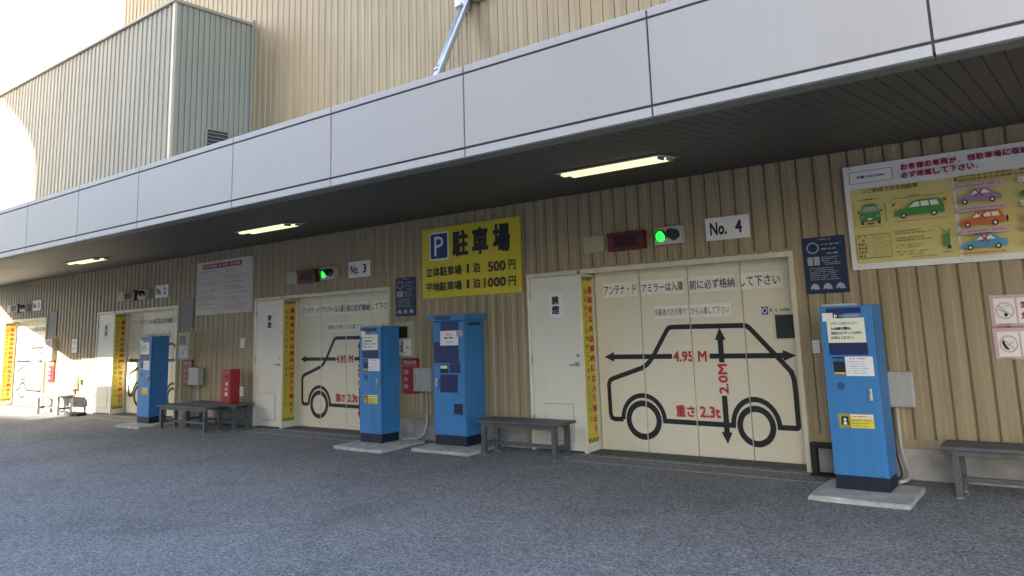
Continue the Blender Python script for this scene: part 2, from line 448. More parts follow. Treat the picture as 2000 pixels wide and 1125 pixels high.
def gate(n):
    r = DR[n]; l = r - DW; dx = r + 2.37
    xs0 = l + .80                                             # jamb between the small door and the gate
    side = {4: 'whole car outline in view', 3: 'half hidden by a blue machine', 2: 'behind the far blue machine', 1: 'partly sunlit at far left'}[n]
    t = thing('car_gate', 'cream folding car gate under the %s plate, %s' % (ORD[n], side), 'gate', ((xs0 + r) / 2, 0, 0), 'car gates along the wall')
    # leaves
    lx0 = xs0 + .03; lw = .612
    P = car_print(dx)
    for i in range(4):
        a, b = lx0 + i * lw, lx0 + (i + 1) * lw - .010
        if i == 3: b = r - .02
        o = box('door_leaf', a, b, LEAFY, LEAFY + .05, .012, 2.06, 'cream', t, .004)
        P.build_clipped('car_outline_print', o, (0, LEAFY - .002, 0), a + .002, b - .002)
        if i == 3:
            wa, wb = -2.70 + dx, -2.475 + dx
            w = box('window', wa - .016, wb + .006, LEAFY - .008, LEAFY + .0, 1.20, 1.465, 'frame', o, .003)
    w2 = box('window_pane', -2.69 + dx, -2.475 + dx, LEAFY - .012, LEAFY - .004, 1.216, 1.45, 'glass', t, .002)
    # frame: header, right post, soffit of the opening
    box('frame_header', xs0 - .0, r, -.030, .02, 2.012, 2.065, 'frame', t, .004)
    box('frame_header', xs0 + .0, r, .021, .40, 2.02, 2.09, 'frame', t, .003)
    box('frame_post', r - .045, r, -.030, .23, 0, 2.011, 'frame', t, .004)
    box('frame_post', xs0 - .045, xs0, -.028, .30, .0, 2.011, 'cream2', t, .004)
    # warning strip on the return of the left post
    s = box('warning_strip', xs0 - .002, xs0 + .004, -.012, .195, .105, 1.985, 'stripy', t)
    Q = Print()
    for z0 in (.110, 1.935):
        c = .023
        for i in range(9):
            for j in range(2):
                if (i + j) % 2: Q.rect(.0 + i * c, z0 + j * c, .0 + (i + 1) * c, z0 + (j + 1) * c, 'ink')
    Q.vtext('運転者以外は庫内に立入り禁止！', .105, .20, .188, 1.88, 'redink', .028)
    Q.vtext('同乗者の方は庫外にて乗降して下さい', .028, .33, .072, 1.85, 'dgreen' if n != 1 else 'orange', .012)
    Q.build('lettering', s, (xs0 + .0048, -.012, 0), math.pi / 2)
    # sill and guide tracks on the ground
    box('door_sill', xs0 + .0, r - .047, .0, .23, -.01, .010, 'sill', t)
    for yy in (-.10, -.40):
        box('guide_track', xs0 - .05, r + .30, yy - .018, yy + .018, -.01, .0045, 'greyink', t)
    # small door
    d = thing('personnel_door', {4: 'pale steel personnel door with no-smoking notice in kanji, left of the No. 4 gate', 3: 'cream steel personnel door left of the No. 3 gate', 2: 'personnel door left of the No. 2 gate with a patch of sun on it', 1: 'sunlit personnel door at the far left edge beside the No. 1 gate'}[n], 'door', (l + .4, 0, 0), 'personnel doors beside the gates')
    box('frame_header', l, xs0 - .046, -.028, .02, 2.012, 2.063, 'frame', d, .004)
    box('frame_post', l, l + .04, -.028, .10, 0, 2.011, 'cream2', d, .004)
    box('frame_post', l + .775, xs0 - .046, -.026, .10, 0, 2.011, 'cream2', d, .003) if xs0 - .046 - (l + .775) > .003 else None
    leaf = box('door_panel', l + .045, xs0 - .050, -.012, .03, .02, 2.007, 'cream2', d, .003)
    h0 = l + .22
    box('hatch', h0, h0 + .39, -.020, -.011, .125, .530, 'cream2', d, .003)
    Q = Print(); Q.path([(h0 - .004, .121), (h0 + .394, .121), (h0 + .394, .534), (h0 - .004, .534)], .006, 'greyink', True)
    Q.build('hatch_seam', d, (0, -.0125, 0))
    hx = l + .70
    cyl_y('lock', hx + .01, 1.082, -.022, -.010, .020, 'chrome', d)
    cyl_y('handle_rose', hx, .985, -.026, -.010, .026, 'chrome', d)
    cyl_y('handle_spindle', hx, .985, -.062, -.02, .009, 'chrome', d, 10)
    box('lever_handle', hx - .085, hx + .012, -.070, -.056, .975, .995, 'chrome', d, .004)
    for hz in (.35, 1.05, 1.80): box('hinge', l + .036, l + .052, -.033, -.012, hz - .05, hz + .05, 'chrome', d, .002)
    nt_ = box('notice', l + .318, l + .522, -.0155, -.012, 1.53, 1.81, 'papw', d)
    Q = Print(); Q.vtext('禁煙', l + .365, 1.555, l + .475, 1.785, 'ink', .03, .93); Q.build('lettering', nt_, (0, -.0158, 0))
for n in (4, 3, 2, 1): gate(n)

# ------------------------------------------------------------------ annex box above the canopy
annex = thing('projecting_annex', 'grey-green ribbed box projecting from the upper wall above the canopy, at upper left', 'building', (-18, -.7, 3.4))
AX = -11.80; AY = -1.36; AZ0, AZ1 = 3.3, 6.93
n_an = 75
for i in range(n_an):
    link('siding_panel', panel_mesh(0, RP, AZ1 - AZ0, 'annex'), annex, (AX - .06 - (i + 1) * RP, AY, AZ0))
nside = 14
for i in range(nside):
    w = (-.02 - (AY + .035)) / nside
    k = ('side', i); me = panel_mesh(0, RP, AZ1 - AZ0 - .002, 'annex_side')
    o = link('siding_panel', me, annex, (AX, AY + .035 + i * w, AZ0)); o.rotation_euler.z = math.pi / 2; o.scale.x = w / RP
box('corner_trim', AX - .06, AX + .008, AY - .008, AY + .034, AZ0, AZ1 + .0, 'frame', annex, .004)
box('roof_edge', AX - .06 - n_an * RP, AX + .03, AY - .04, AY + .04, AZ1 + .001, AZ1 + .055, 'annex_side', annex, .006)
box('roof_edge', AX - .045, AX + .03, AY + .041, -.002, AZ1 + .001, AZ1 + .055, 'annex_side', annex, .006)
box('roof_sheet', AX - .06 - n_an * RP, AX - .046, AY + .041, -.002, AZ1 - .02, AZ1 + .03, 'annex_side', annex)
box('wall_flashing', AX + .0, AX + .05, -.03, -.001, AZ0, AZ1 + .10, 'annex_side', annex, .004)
lv = thing('louvre_vent', 'small louvred vent low on the side of the projecting box, just above the canopy edge', 'vent', (AX, -.6, 4.4))
box('vent_frame', AX + .002, AX + .03, -.80, -.40, 4.30, 4.90, 'annex_side', lv, .004)
for i in range(9):
    o = box('louvre_blade', AX + .012, AX + .052, -.775, -.425, 4.335 + i * .062, 4.341 + i * .062, 'lgrey', lv); o.rotation_euler.y = math.radians(28)
box('vent_back', AX + .0305, AX + .034, -.775, -.425, 4.32, 4.88, 'gap', lv)

# ------------------------------------------------------------------ canopy
can = thing('entrance_canopy', 'long grey panelled canopy with dark boarded underside running over all the gates', 'canopy', (-8, -1.7, 2.7))
FY = -3.376
seams = [-18.75, -17.25, -15.75, -14.25, -12.75, -11.257, -9.74, -8.267, -6.445, -4.987, -3.495, -1.994, -.480, 1.02, 2.53, 4.04, 5.55]
def ceil_z(y): return 2.957 + y * (2.957 - 2.676) / 3.376
for a, b in zip(seams, seams[1:]):
    g = .007
    box('fascia_panel', a + g, b - g, FY, FY + .04, 2.745, 3.271, 'fascia', can, .003)
    box('lower_lip', a + g, b - g, FY, FY + .04, 2.672, 2.729, 'fascia_lip', can, .003)
    box('coping', a + g, b - g, FY, FY + .16, 3.286, 3.338, 'fascia_lip', can, .004)
box('fascia_backing', seams[0], seams[-1], FY + .010, FY + .10, 2.690, 3.330, 'gap', can)
# soffit edge strip and boards
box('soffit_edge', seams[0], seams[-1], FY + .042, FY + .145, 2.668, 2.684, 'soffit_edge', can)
BW = .0985
def board_mesh(w):
    y0, y1 = FY + .147, -.002
    z0, z1 = ceil_z(y0) - 2.957, 0.0
    vs = []; pr = [(.0, .006), (.003, .006), (.005, 0), (w - .003, 0), (w, .006)]
    for (y, z) in ((y0, z0), (y1, z1)): vs += [(x, y, z + dz) for x, dz in pr]
    n = len(pr); fs = [(i, n + i, n + i + 1, i + 1) for i in range(n - 1)]
    # top
    vs += [(0, y0, z0 + .03), (w, y0, z0 + .03), (0, y1, z1 + .03), (w, y1, z1 + .03)]; fs += [(2 * n, 2 * n + 1, 2 * n + 3, 2 * n + 2)]
    me = bpy.data.meshes.new('ceiling_board'); me.from_pydata(vs, [], fs); me.materials.append(MT['soffit']); return me
bmesh_b = board_mesh(BW)
# lights are let into the boards: three recessed fittings
LIGHTS = [(-3.80, -2.72), (-8.90, -7.82), (-13.98, -12.92), (-19.1, -18.0)]
xb = 5.5; cnt = 0
def lamp_hole(a, b):
    return any(a < x1 and b > x0 for x0, x1 in LIGHTS)
while xb - BW > -15.5:
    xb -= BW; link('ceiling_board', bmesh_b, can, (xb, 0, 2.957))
cur = xb
# the far part of the soffit: one sheet, chamfered where the canopy ends
end = [(cur, -.002), (cur, FY + .147), (-19.2, FY + .147), (-20.4, -2.58), (-21.74, -1.95), (-22.2, -1.70), (-23.1, -.84), (-24.2, -.002)]
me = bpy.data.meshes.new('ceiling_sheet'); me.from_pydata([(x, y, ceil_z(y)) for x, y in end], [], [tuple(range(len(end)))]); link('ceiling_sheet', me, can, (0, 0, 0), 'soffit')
edge = [(-18.75, FY), (-19.2, FY), (-20.4, -2.68), (-21.74, -2.02), (-22.2, -1.75), (-23.1, -.87), (-24.3, -.0)]
for (xa, ya), (xb2, yb) in zip(edge, edge[1:]):
    vs = []
    d = Vector((xb2 - xa, yb - ya, 0)).normalized(); nn = Vector((-d.y, d.x, 0)) * -.04
    for (x, y) in ((xa, ya), (xb2, yb), (xb2 - nn.x, yb - nn.y), (xa - nn.x, ya - nn.y)):
        vs += [(x, y, ceil_z(max(FY, min(0, y))) - .01), (x, y, 3.338)]
    fs = [(0, 2, 3, 1), (2, 4, 5, 3), (4, 6, 7, 5), (6, 0, 1, 7), (1, 3, 5, 7), (0, 6, 4, 2)]
    me = bpy.data.meshes.new('end_fascia'); me.from_pydata(vs, [], fs); link('end_fascia', me, can, (0, 0, 0), 'fascia')
poly = [(5.55, -.002), (5.55, FY + .16), (-19.2, FY + .16), (-20.4, -2.6), (-21.74, -1.95), (-23.1, -.84), (-24.2, -.002)]
prism('canopy_roof', poly, 'z', 3.20, 3.31, 'fascia_lip', can)
box('end_panel', 5.51, 5.55, FY, -.002, 2.68, 3.335, 'fascia', can)
for i, (x0, x1) in enumerate(LIGHTS[:3]):
    lab = ['long lit ceiling light with two tubes, the nearest, over the No. 4 gate', 'middle lit ceiling light of the canopy, between the No. 3 gate and the white notice', 'small far lit ceiling light at the left under the canopy'][i]
    y0, y1 = -1.95, -1.61; zc = ceil_z((y0 + y1) / 2)
    t = thing('ceiling_light', lab, 'ceiling light', ((x0 + x1) / 2, (y0 + y1) / 2, zc), 'ceiling lights under the canopy')
    th = math.atan(.0832)
    parts = []
    for nm, a, b, c, d, z0, z1, m in (('housing', x0, x1, y0, y1, -.012, -.004, 'soffit_edge'),
            ('reflector', x0 + .02, x1 - .02, y0 + .02, y1 - .02, -.016, -.0125, 'white')):
        o = box(nm, a, b, c, d, zc + z0, zc + z1, m, t); o.rotation_euler.x = th
    for yy in (y0 + .095, y1 - .095):
        zz = ceil_z(yy) - .034
        lt = tube('lamp_tube', [(x0 + .055, yy, zz + .006), (x1 - .055, yy, zz + .006)], .045, 'tube', t, 12); lt.scale.z = .3
        for xx in (x0 + .03, x1 - .055): box('tube_socket', xx, xx + .022, yy - .04, yy + .04, zz - .006, zz + .022, 'greyink', t)

# ------------------------------------------------------------------ brace on the upper wall
br = thing('steel_brace', 'slanting galvanised steel brace between the upper wall and the canopy top', 'brace', (-6.55, -.6, 3.4))
def sq_bar(name, p, q, w, m, parent):
    p, q = Vector(p), Vector(q); d = q - p
    me = box_mesh(w, w, d.length, .008); o = link(name, me, parent, (p + q) / 2, m); o.rotation_euler = d.to_track_quat('Z', 'Y').to_euler(); return o
tube('brace_tube', [(-6.56, -.02, 5.92), (-6.56, -.60, 4.68), (-6.56, -1.24, 3.34)], .058, 'steel', br, 12)
sq_bar('brace_channel', (-6.47, -.06, 5.90), (-6.47, -.70, 4.60), .05, 'steel', br)
tube('clamp', [(-6.56, -.045, 5.865), (-6.56, -.115, 5.715)], .085, 'steel', br, 12)
tube('clamp', [(-6.56, -.56, 4.765), (-6.56, -.595, 4.69)], .072, 'steel', br, 12)
box('bracket_plate', -6.78, -6.28, -.04, .0, 5.83, 6.25, 'steel', br, .006)
box('bracket_foot', -6.40, -6.22, -.13, -.0, 5.80, 5.98, 'greyink', br, .01)
box('foot_plate', -6.70, -6.42, -1.38, -1.10, 3.311, 3.345, 'steel', br, .004)

# ------------------------------------------------------------------ blue machines
def ticket_machine(n, x0, yf, label, notices=True):
    """slim ticket machine: x0 left edge, yf front face"""
    W0, D0, H = .432, .30, 1.515; x1 = x0 + W0; yb = yf + D0; z0 = .042
    t = thing('ticket_machine', label, 'ticket machine', ((x0 + x1) / 2, (yf + yb) / 2, z0), 'slim blue ticket machines')
    box('plinth', x0 + .006, x1 - .006, yf + .008, yb - .008, z0, z0 + .105, 'black', t, .003)
    body = prism('cabinet', [(yf + .012, z0 + .107), (yb, z0 + .107), (yb, H - .012), (yf + .012, H - .012)], 'x', x0, x1, 'blue', t)
    fd = box('front_door', x0 + .004, x1 - .004, yf, yf + .0115, z0 + .112, H - .006, 'blue', t, .004)
    box('corner_edge', x1 - .001, x1 + .0015, yf + .014, yf + .030, z0 + .112, H - .016, 'blue2', t)
    box('top_cap', x0 - .002, x1 + .002, yf + .004, yb + .002, H - .0118, H + .001, 'blue', t, .004)
    box('top_strip', x0 + .02, x1 - .12, yf + .03, yf + .045, H + .0012, H + .020, 'fascia_lip', t, .002)
    a = x0
    P = Print()
    P.rect(a + .060, 1.455, a + .345, 1.500, 'navy')
    P.rect(a + .058, 1.115, a + .372, 1.215, 'navy')
    P.rect(a + .115, 1.408, a + .200, 1.452, 'ink'); P.text('P', a + .125, 1.414, a + .150, 1.446, 'white', .03)
    P.dashes(a + .165, 1.418, a + .335, 1.452, 1, 'lgrey', random.Random(n), ch=.018, fill=.5, ragged=.1)
    P.build('front_print', fd, (0, yf - .001, 0))
    w = box('label_sticker', a + .026, a + .114, yf - .0035, yf - .001, 1.392, 1.462, 'papw', t)
    w = box('cream_notice', a + .060, a + .366, yf - .006, yf - .0028, 1.214, 1.416, 'paper', t)
    P = Print()
    P.text('お車を入出庫される方へ', a + .09, 1.362, a + .315, 1.386, 'dgreen', .01)
    P.text('入出庫の際は、', a + .088, 1.318, a + .26, 1.344, 'ink', .03)
    P.text('係員またはブザーにてお呼び', a + .088, 1.282, a + .335, 1.306, 'ink', .015)
    P.text('お待ちください。', a + .088, 1.244, a + .275, 1.268, 'ink', .015)
    P.build('lettering', w, (0, yf - .0065, 0))
    box('slot_recess', a + .080, a + .178, yf - .003, yf + .004, .955, 1.098, 'black', t, .002)
    box('slot_hood', a + .082, a + .176, yf - .022, yf - .002, 1.060, 1.088, 'blue2', t, .003)
    box('ticket_tray', a + .085, a + .176, yf - .016, yf - .002, .958, .974, 'yellow', t, .003)
    w = box('white_notice', a + .180, a + .402, yf - .006, yf - .002, .945, 1.100, 'papw', t)
    P = Print(); P.dashes(a + .22, 1.075, a + .37, 1.092, 1, 'redink', random.Random(n + 1), ch=.014, fill=.6, ragged=.1)
    P.dashes(a + .195, .958, a + .39, 1.068, 6, 'cyan' if n != 2 else 'redink', random.Random(n + 2), ch=.012, fill=.30, ragged=.3)
    P.build('small_print', w, (0, yf - .0065, 0))
    cyl_y('speaker', a + .126, .862, yf - .0045, yf + .002, .033, 'blue2', t)
    P = Print()
    for q in range(3):
        P.ring(a + .126, .862, .026 - q * .008, .026 - q * .008, .003, 'navy', 20)
    P.build('speaker_grille', t, (0, yf - .005, 0))
    box('lock_plate', a + .336, a + .370, yf - .009, yf + .001, .745, .845, 'chrome', t, .008)
    cyl_y('key_cylinder', a + .353, .818, yf - .020, yf - .008, .011, 'chrome', t, 14)
    box('lock_grip', a + .346, a + .360, yf - .022, yf - .008, .752, .802, 'chrome', t, .004)
    w = box('warning_sticker', a + .082, a + .360, yf - .0035, yf - .001, .530, .640, 'sticky', t)
    P = Print(); P.rect(a + .082, .530, a + .180, .640, 'sticky')
    for q in range(9): P.poly([(a + .084 + q * .0105, .531), (a + .089 + q * .0105, .531), (a + .094 + q * .0105, .639), (a + .089 + q * .0105, .639)], 'ink')
    P.rect(a + .100, .547, a + .168, .625, 'stripy'); P.rect(a + .104, .550, a + .164, .622, 'ink'); P.disc(a + .134, .596, .012, .012, 'white', 12); P.poly([(a + .118, .556), (a + .150, .556), (a + .142, .582), (a + .126, .582)], 'white')
    P.rect(a + .182, .608, a + .357, .637, 'paper'); P.dashes(a + .19, .612, a + .35, .633, 1, 'redink', random.Random(n), ch=.014, fill=.5, ragged=.1)
    P.dashes(a + .19, .538, a + .35, .602, 3, 'brownink', random.Random(n + 4), ch=.012, fill=.35, ragged=.2)
    P.build('sticker_print', w, (0, yf - .004, 0))
    cyl_y('screw', a + .378, .165, yf - .004, yf + .001, .008, 'blue2', t, 10)
    cyl_y('screw', a + .385, 1.33, yf - .004, yf + .001, .010, 'blue2', t, 10)
    return t
def base_slab(x0, x1, y0, y1, label):
    bm = bmesh.new(); bmesh.ops.create_cube(bm, size=1)
    bmesh.ops.subdivide_edges(bm, edges=bm.edges[:], cuts=3, use_grid_fill=True)
    bmesh.ops.scale(bm, vec=(x1 - x0, y1 - y0, .055), verts=bm.verts)
    rr = random.Random(int(x0 * 100))
    for v in bm.verts:
        if abs(v.co.x) > (x1 - x0) * .49 or abs(v.co.y) > (y1 - y0) * .49:
            v.co.x += rr.uniform(-.008, .008); v.co.y += rr.uniform(-.008, .008)
            if v.co.z > .02: v.co.z -= rr.uniform(0, .004)
    me = bpy.data.meshes.new('slab'); bm.to_mesh(me); bm.free()
    o = link('concrete_slab', me, None, ((x0 + x1) / 2, (y0 + y1) / 2, .0135), 'slab')
    o['label'] = label; o['category'] = 'slab'; o['group'] = 'concrete slabs under the machines'
base_slab(-2.09, -1.33, -1.00, -.38, 'pale concrete slab under the nearest blue machine at right')
base_slab(-8.24, -7.33, -.90, -.18, 'pale concrete slab under the slim blue machine in front of the No. 3 gate')
base_slab(-7.07, -6.13, -.66, -.02, 'pale concrete slab under the wide blue machine below the yellow sign')
base_slab(-14.25, -13.35, -.93, -.18, 'pale concrete slab under the far left blue machine')
ticket_machine(4, -1.952, -.722, 'slim blue ticket machine at right, between the No. 4 gate and the cut-off bench')
ticket_machine(3, -8.135, -.575, 'slim blue ticket machine covering the right half of the No. 3 gate')
ticket_machine(2, -14.05, -.65, 'far slim blue ticket machine at left in front of the No. 2 gate')
for a, b, c, d, h, lab in ((0, 0, 0, 0, 0, ''),): pass
# the wide payment machine
def pay_machine():
    x0, x1, yf, yb, H, z0 = -6.965, -6.415, -.372, -.022, 1.545, .042
    t = thing('payment_machine', 'wide blue payment machine with overhanging cap, standing under the yellow parking sign', 'payment machine', ((x0 + x1) / 2, (yf + yb) / 2, z0))
    box('plinth', x0 + .01, x1 - .01, yf + .012, yb - .01, z0, z0 + .115, 'black', t, .003)
    box('cabinet', x0, x1, yf + .012, yb, z0 + .117, H, 'blue', t, .004)
    fd = box('front_door', x0 + .006, x1 - .006, yf, yf + .0115, z0 + .124, H - .008, 'blue', t, .004)
    cap = box('cap', x0 - .035, x1 + .035, yf - .045, yb + .01, H + .002, H + .075, 'blue', t, .006)
    box('cap_vent', x0 + .09, x0 + .36, yf - .049, yf - .044, H + .016, H + .062, 'navy', t, .002)
    for q in range(3): box('cap_slat', x0 + .095, x0 + .355, yf - .054, yf - .048, H + .023 + q * .013, H + .028 + q * .013, 'blue2', t)
    box('side_vent', x1 - .001, x1 + .004, yf + .08, yb - .06, 1.475, 1.515, 'navy', t, .002)
    box('cap_shadow_gap', x0 + .02, x1 - .02, yf + .004, yb - .02, H - .001, H + .0035, 'black', t)
    P = Print()
    P.rect(-6.823, 1.425, -6.511, 1.530, 'navy')
    P.rect(-6.944, 1.029, -6.518, 1.239, 'navy'); P.rect(-6.955, 1.239, -6.84, 1.285, 'navy')
    P.rect(-6.671, .912, -6.490, 1.024, 'navy'); P.rect(-6.843, .673, -6.541, .888, 'navy')
    P.dashes(-6.92, 1.05, -6.54, 1.22, 7, 'pblue', random.Random(9), ch=.05, fill=.35, ragged=.1)
    P.build('front_print', fd, (0, yf - .001, 0))
    w = box('white_notice', -6.826, -6.520, yf - .005, yf - .002, 1.245, 1.423, 'papw', t)
    P = Print(); P.text('お知らせ', -6.73, 1.365, -6.62, 1.388, 'redink', .02); P.text('故障中の際は', -6.76, 1.325, -6.60, 1.348, 'ink', .03); P.dashes(-6.73, 1.275, -6.56, 1.295, 1, 'greyink', random.Random(2), ch=.02)
    P.build('lettering', w, (0, yf - .0055, 0))
    box('light_sticker', -6.546, -6.435, yf - .007, yf - .0055, 1.349, 1.426, 'lgrey', t)
    box('display_bezel', -6.840, -6.700, yf - .006, yf + .002, .905, 1.010, 'black', t, .003)
    box('display_strip', -6.828, -6.712, yf - .010, yf - .005, .962, .998, 'paper', t, .002)
    box('handle', -6.912, -6.870, yf - .020, yf - .001, .735, .842, 'chrome', t, .006)
    box('tray_recess', -6.612, -6.470, yf - .004, yf + .003, .415, .545, 'black', t, .003)
    box('tray_lip', -6.606, -6.476, yf - .022, yf - .003, .418, .434, 'navy', t, .003)
    box('tray_hood', -6.612, -6.470, yf - .018, yf - .003, .538, .552, 'blue', t, .003)
pay_machine()

# ------------------------------------------------------------------ benches
def bench(x0, x1, y0, y1, label, H=.392, bm_='bench'):
    t = thing('bench', label, 'bench', ((x0 + x1) / 2, (y0 + y1) / 2, 0), 'low grey benches')
    n = 3; w = (y1 - y0 - .02) / n
    for i in range(n):
        box('seat_plank', x0, x1, y0 + i * (w + .01), y0 + i * (w + .01) + w, H - .028, H, bm_, t, .004)
    ix, iy = .10, .045
    for lx in (x0 + ix, x1 - ix):
        for ly in (y0 + iy, y1 - iy):
            box('leg', lx - .026, lx + .026, ly - .026, ly + .026, .0, H - .075, bm_, t, .003)
            box('foot_cap', lx - .028, lx + .028, ly - .028, ly + .028, .0002, .012, 'greyink', t)
        box('cross_rail', lx - .02, lx + .02, y0 + iy + .027, y1 - iy - .027, .10, .145, 'bench', t, .003)
    for ly in (y0 + iy, y1 - iy):
        box('apron', x0 + ix - .03, x1 - ix + .03, ly - .018, ly + .018, H - .074, H - .029, 'bench', t, .003)
    box('stretcher', x0 + ix + .02, x1 - ix - .02, (y0 + y1) / 2 - .018, (y0 + y1) / 2 + .018, .105, .140, 'bench', t, .003)
    return t
bench(-6.12, -4.90, -.535, -.215, 'low dark grey bench in front of the pale door, beside the wide blue machine')
bench(-1.16, .34, -.54, -.22, 'low dark grey bench cut off by the right edge of the picture')
bench(-13.05, -11.50, -.80, -.48, 'front one of the two grey benches side by side near the red extinguisher box')
bench(-12.90, -11.30, -.45, -.13, 'rear one of the two grey benches, carrying the red extinguisher box')
bench(-18.95, -17.75, -.50, -.17, 'sunlit bench at the far left by the wall', bm_='greybox')  # sunlit whiteness put into its colour, paler than the other benches

# ------------------------------------------------------------------ signs over and beside the gates
def overhead(n):
    dx = DR[n] + 2.37
    g = ORD[n]
    # number plate
    t = sign('number_plate', 'white number plate reading %s, %s' % (g, {4: 'nearest, beside the lit green signal', 3: 'left of the yellow parking sign', 2: 'left of the white rules board', 1: 'above the far left gate'}[n]), 'sign', -3.266 + dx, -2.782 + dx, 2.240, 2.477, 'white', y=-.020, th=.018, group='number plates above the gates')
    P = Print(); P.text('No.', -3.215 + dx, 2.292, -3.03 + dx, 2.428, 'ink', .02) if n != 4 else P.text('No.', -3.215 + dx, 2.292, -3.03 + dx, 2.428, 'ink', .025)
    P.text(str(n), (-2.935 if n > 1 else -2.915) + dx, 2.295, (-2.860 if n > 1 else -2.875) + dx, 2.430, 'ink', .025 if n > 1 else .012); P.build('lettering', t, (0, -.0205, 0))
    # signal
    lit = n in (4, 3)
    t = thing('traffic_signal', {4: 'largest two-lamp signal, green lamp lit, left of the No. 4 plate', 3: 'smaller two-lamp signal, green lamp lit, left of the No. 3 plate', 2: 'unlit two-lamp signal above the gate with the far blue machine', 1: 'unlit two-lamp signal at the far left edge above the sunlit gate'}[n], 'signal', (-3.67 + dx, -.04, 2.24), 'two-lamp signals above the gates')
    box('housing', -3.846 + dx, -3.520 + dx, -.085, -.0, 2.245, 2.434, 'signal', t, .006)
    for cx_, on in ((-3.765, lit), (-3.605, False)):
        cx_ += dx
        cyl_y('lens', cx_, 2.337, -.094, -.084, .056, 'green_on' if on else ('lens' if lit else 'lgrey'), t)
        # hood: upper half ring projecting
        bm = bmesh.new(); rings = []
        N = 14
        for r_, y_ in ((.068, -.085), (.068, -.150), (.064, -.150), (.064, -.085)):
            rings.append([bm.verts.new((r_ * math.cos(a), y_ if y_ > -.1 else -.105 - .055 * max(0.0, math.sin(a) + .25), r_ * math.sin(a))) for a in [math.radians(-25 + 230 * k / N) for k in range(N + 1)]])
        for i in range(3):
            for k in range(N): bm.faces.new((rings[i][k], rings[i][k + 1], rings[i + 1][k + 1], rings[i + 1][k]))
        bmesh.ops.recalc_face_normals(bm, faces=bm.faces)
        me = bpy.data.meshes.new('hood'); bm.to_mesh(me); bm.free(); link('hood', me, t, (cx_, 0, 2.337), 'hood')
    # red lamp box
    t = thing('red_warning_box', {4: 'dark red framed warning lamp box, unlit, left of the signal over the No. 4 gate', 3: 'dark red warning lamp box over the No. 3 gate', 2: 'dark unlit warning lamp box over the No. 2 gate', 1: 'small red warning lamp box over the far left No. 1 gate'}[n], 'warning lamp', (-4.22 + dx, -.03, 2.23), 'warning lamp boxes above the gates')
    x0, x1, z0, z1 = -4.455 + dx, -3.985 + dx, 2.232, 2.436
    f = 'redbox'
    box('housing', x0, x1, -.065, -.0, z0, z1, f, t, .006)
    box('frame_bar', x0, x1, -.080, -.066, z0, z0 + .045, f, t, .004); box('frame_bar', x0, x1, -.095, -.066, z1 - .040, z1, f, t, .004)
    box('frame_bar', x0, x0 + .09, -.080, -.066, z0 + .046, z1 - .041, f, t, .004); box('frame_bar', x1 - .09, x1, -.080, -.066, z0 + .046, z1 - .041, f, t, .004)
    box('screen', x0 + .093, x1 - .093, -.070, -.066, z0 + .048, z1 - .043, 'redbox_in', t)
    # small beige plate
    t = sign('beige_plate', 'small beige plate left of the warning lamp box over the %s gate' % {4: 'nearest', 3: 'half hidden', 2: 'second from left', 1: 'far left'}[n], 'plate', -4.82 + dx, -4.54 + dx, 2.243, 2.432, 'beige_plate', y=-.022, th=.020, group='small beige plates above the gates')
    P = Print(); P.dashes(-4.79 + dx, 2.27, -4.57 + dx, 2.41, 3, 'brownink', random.Random(n), ch=.10, fill=.06, ragged=.2); P.build('faint_print', t, (0, -.0225, 0))
    # instruction board
    face = 'navyboard' if n in (4, 3) else 'greyboard'
    o = {4: 0.0, 3: .02, 2: .0, 1: .0}[n]
    a, b = -2.265 + dx + o, -1.865 + dx + o
    t = sign('instruction_board', {4: 'navy instruction board with white diagrams, above the nearest blue machine', 3: 'navy instruction board beside the yellow parking sign', 2: 'faded grey instruction board just left of the white rules board', 1: 'faded bluish instruction board right of the far left gate'}[n], 'notice board', a, b, 1.637, 2.172, face, group='instruction boards right of the gates')
    P = Print(); c = 'lgrey' if n in (4, 3) else 'greyink'; rr = random.Random(11)
    P.dashes(a + .14, 2.135, b - .13, 2.160, 1, c, rr, ch=.02, ragged=0)
    P.ring(a + .095, 2.07, .060, .055, .013, c, 20)
    P.dashes(a + .175, 1.99, b - .03, 2.12, 3, c, rr, ch=.05, fill=.30)
    P.rect(a + .035, 1.905, a + .085, 1.985, c); P.rect(a + .095, 1.905, a + .150, 1.985, c)
    P.dashes(a + .17, 1.90, b - .04, 1.985, 5, c, rr, ch=.025, fill=.45)
    P.dashes(a + .05, 1.76, b - .06, 1.885, 7, c, rr, ch=.022, fill=.40)
    for q in range(3): P.poly([(a + .04 + q * .12, 1.675), (a + .13 + q * .12, 1.675), (a + .12 + q * .12, 1.715), (a + .08 + q * .12, 1.735), (a + .05 + q * .12, 1.71)], c); P.disc(a + .065 + q * .12, 1.675, .012, .012, face, 10)
    P.build('diagram_print', t, (0, -.0125, 0))
for n in (4, 3, 2, 1): overhead(n)

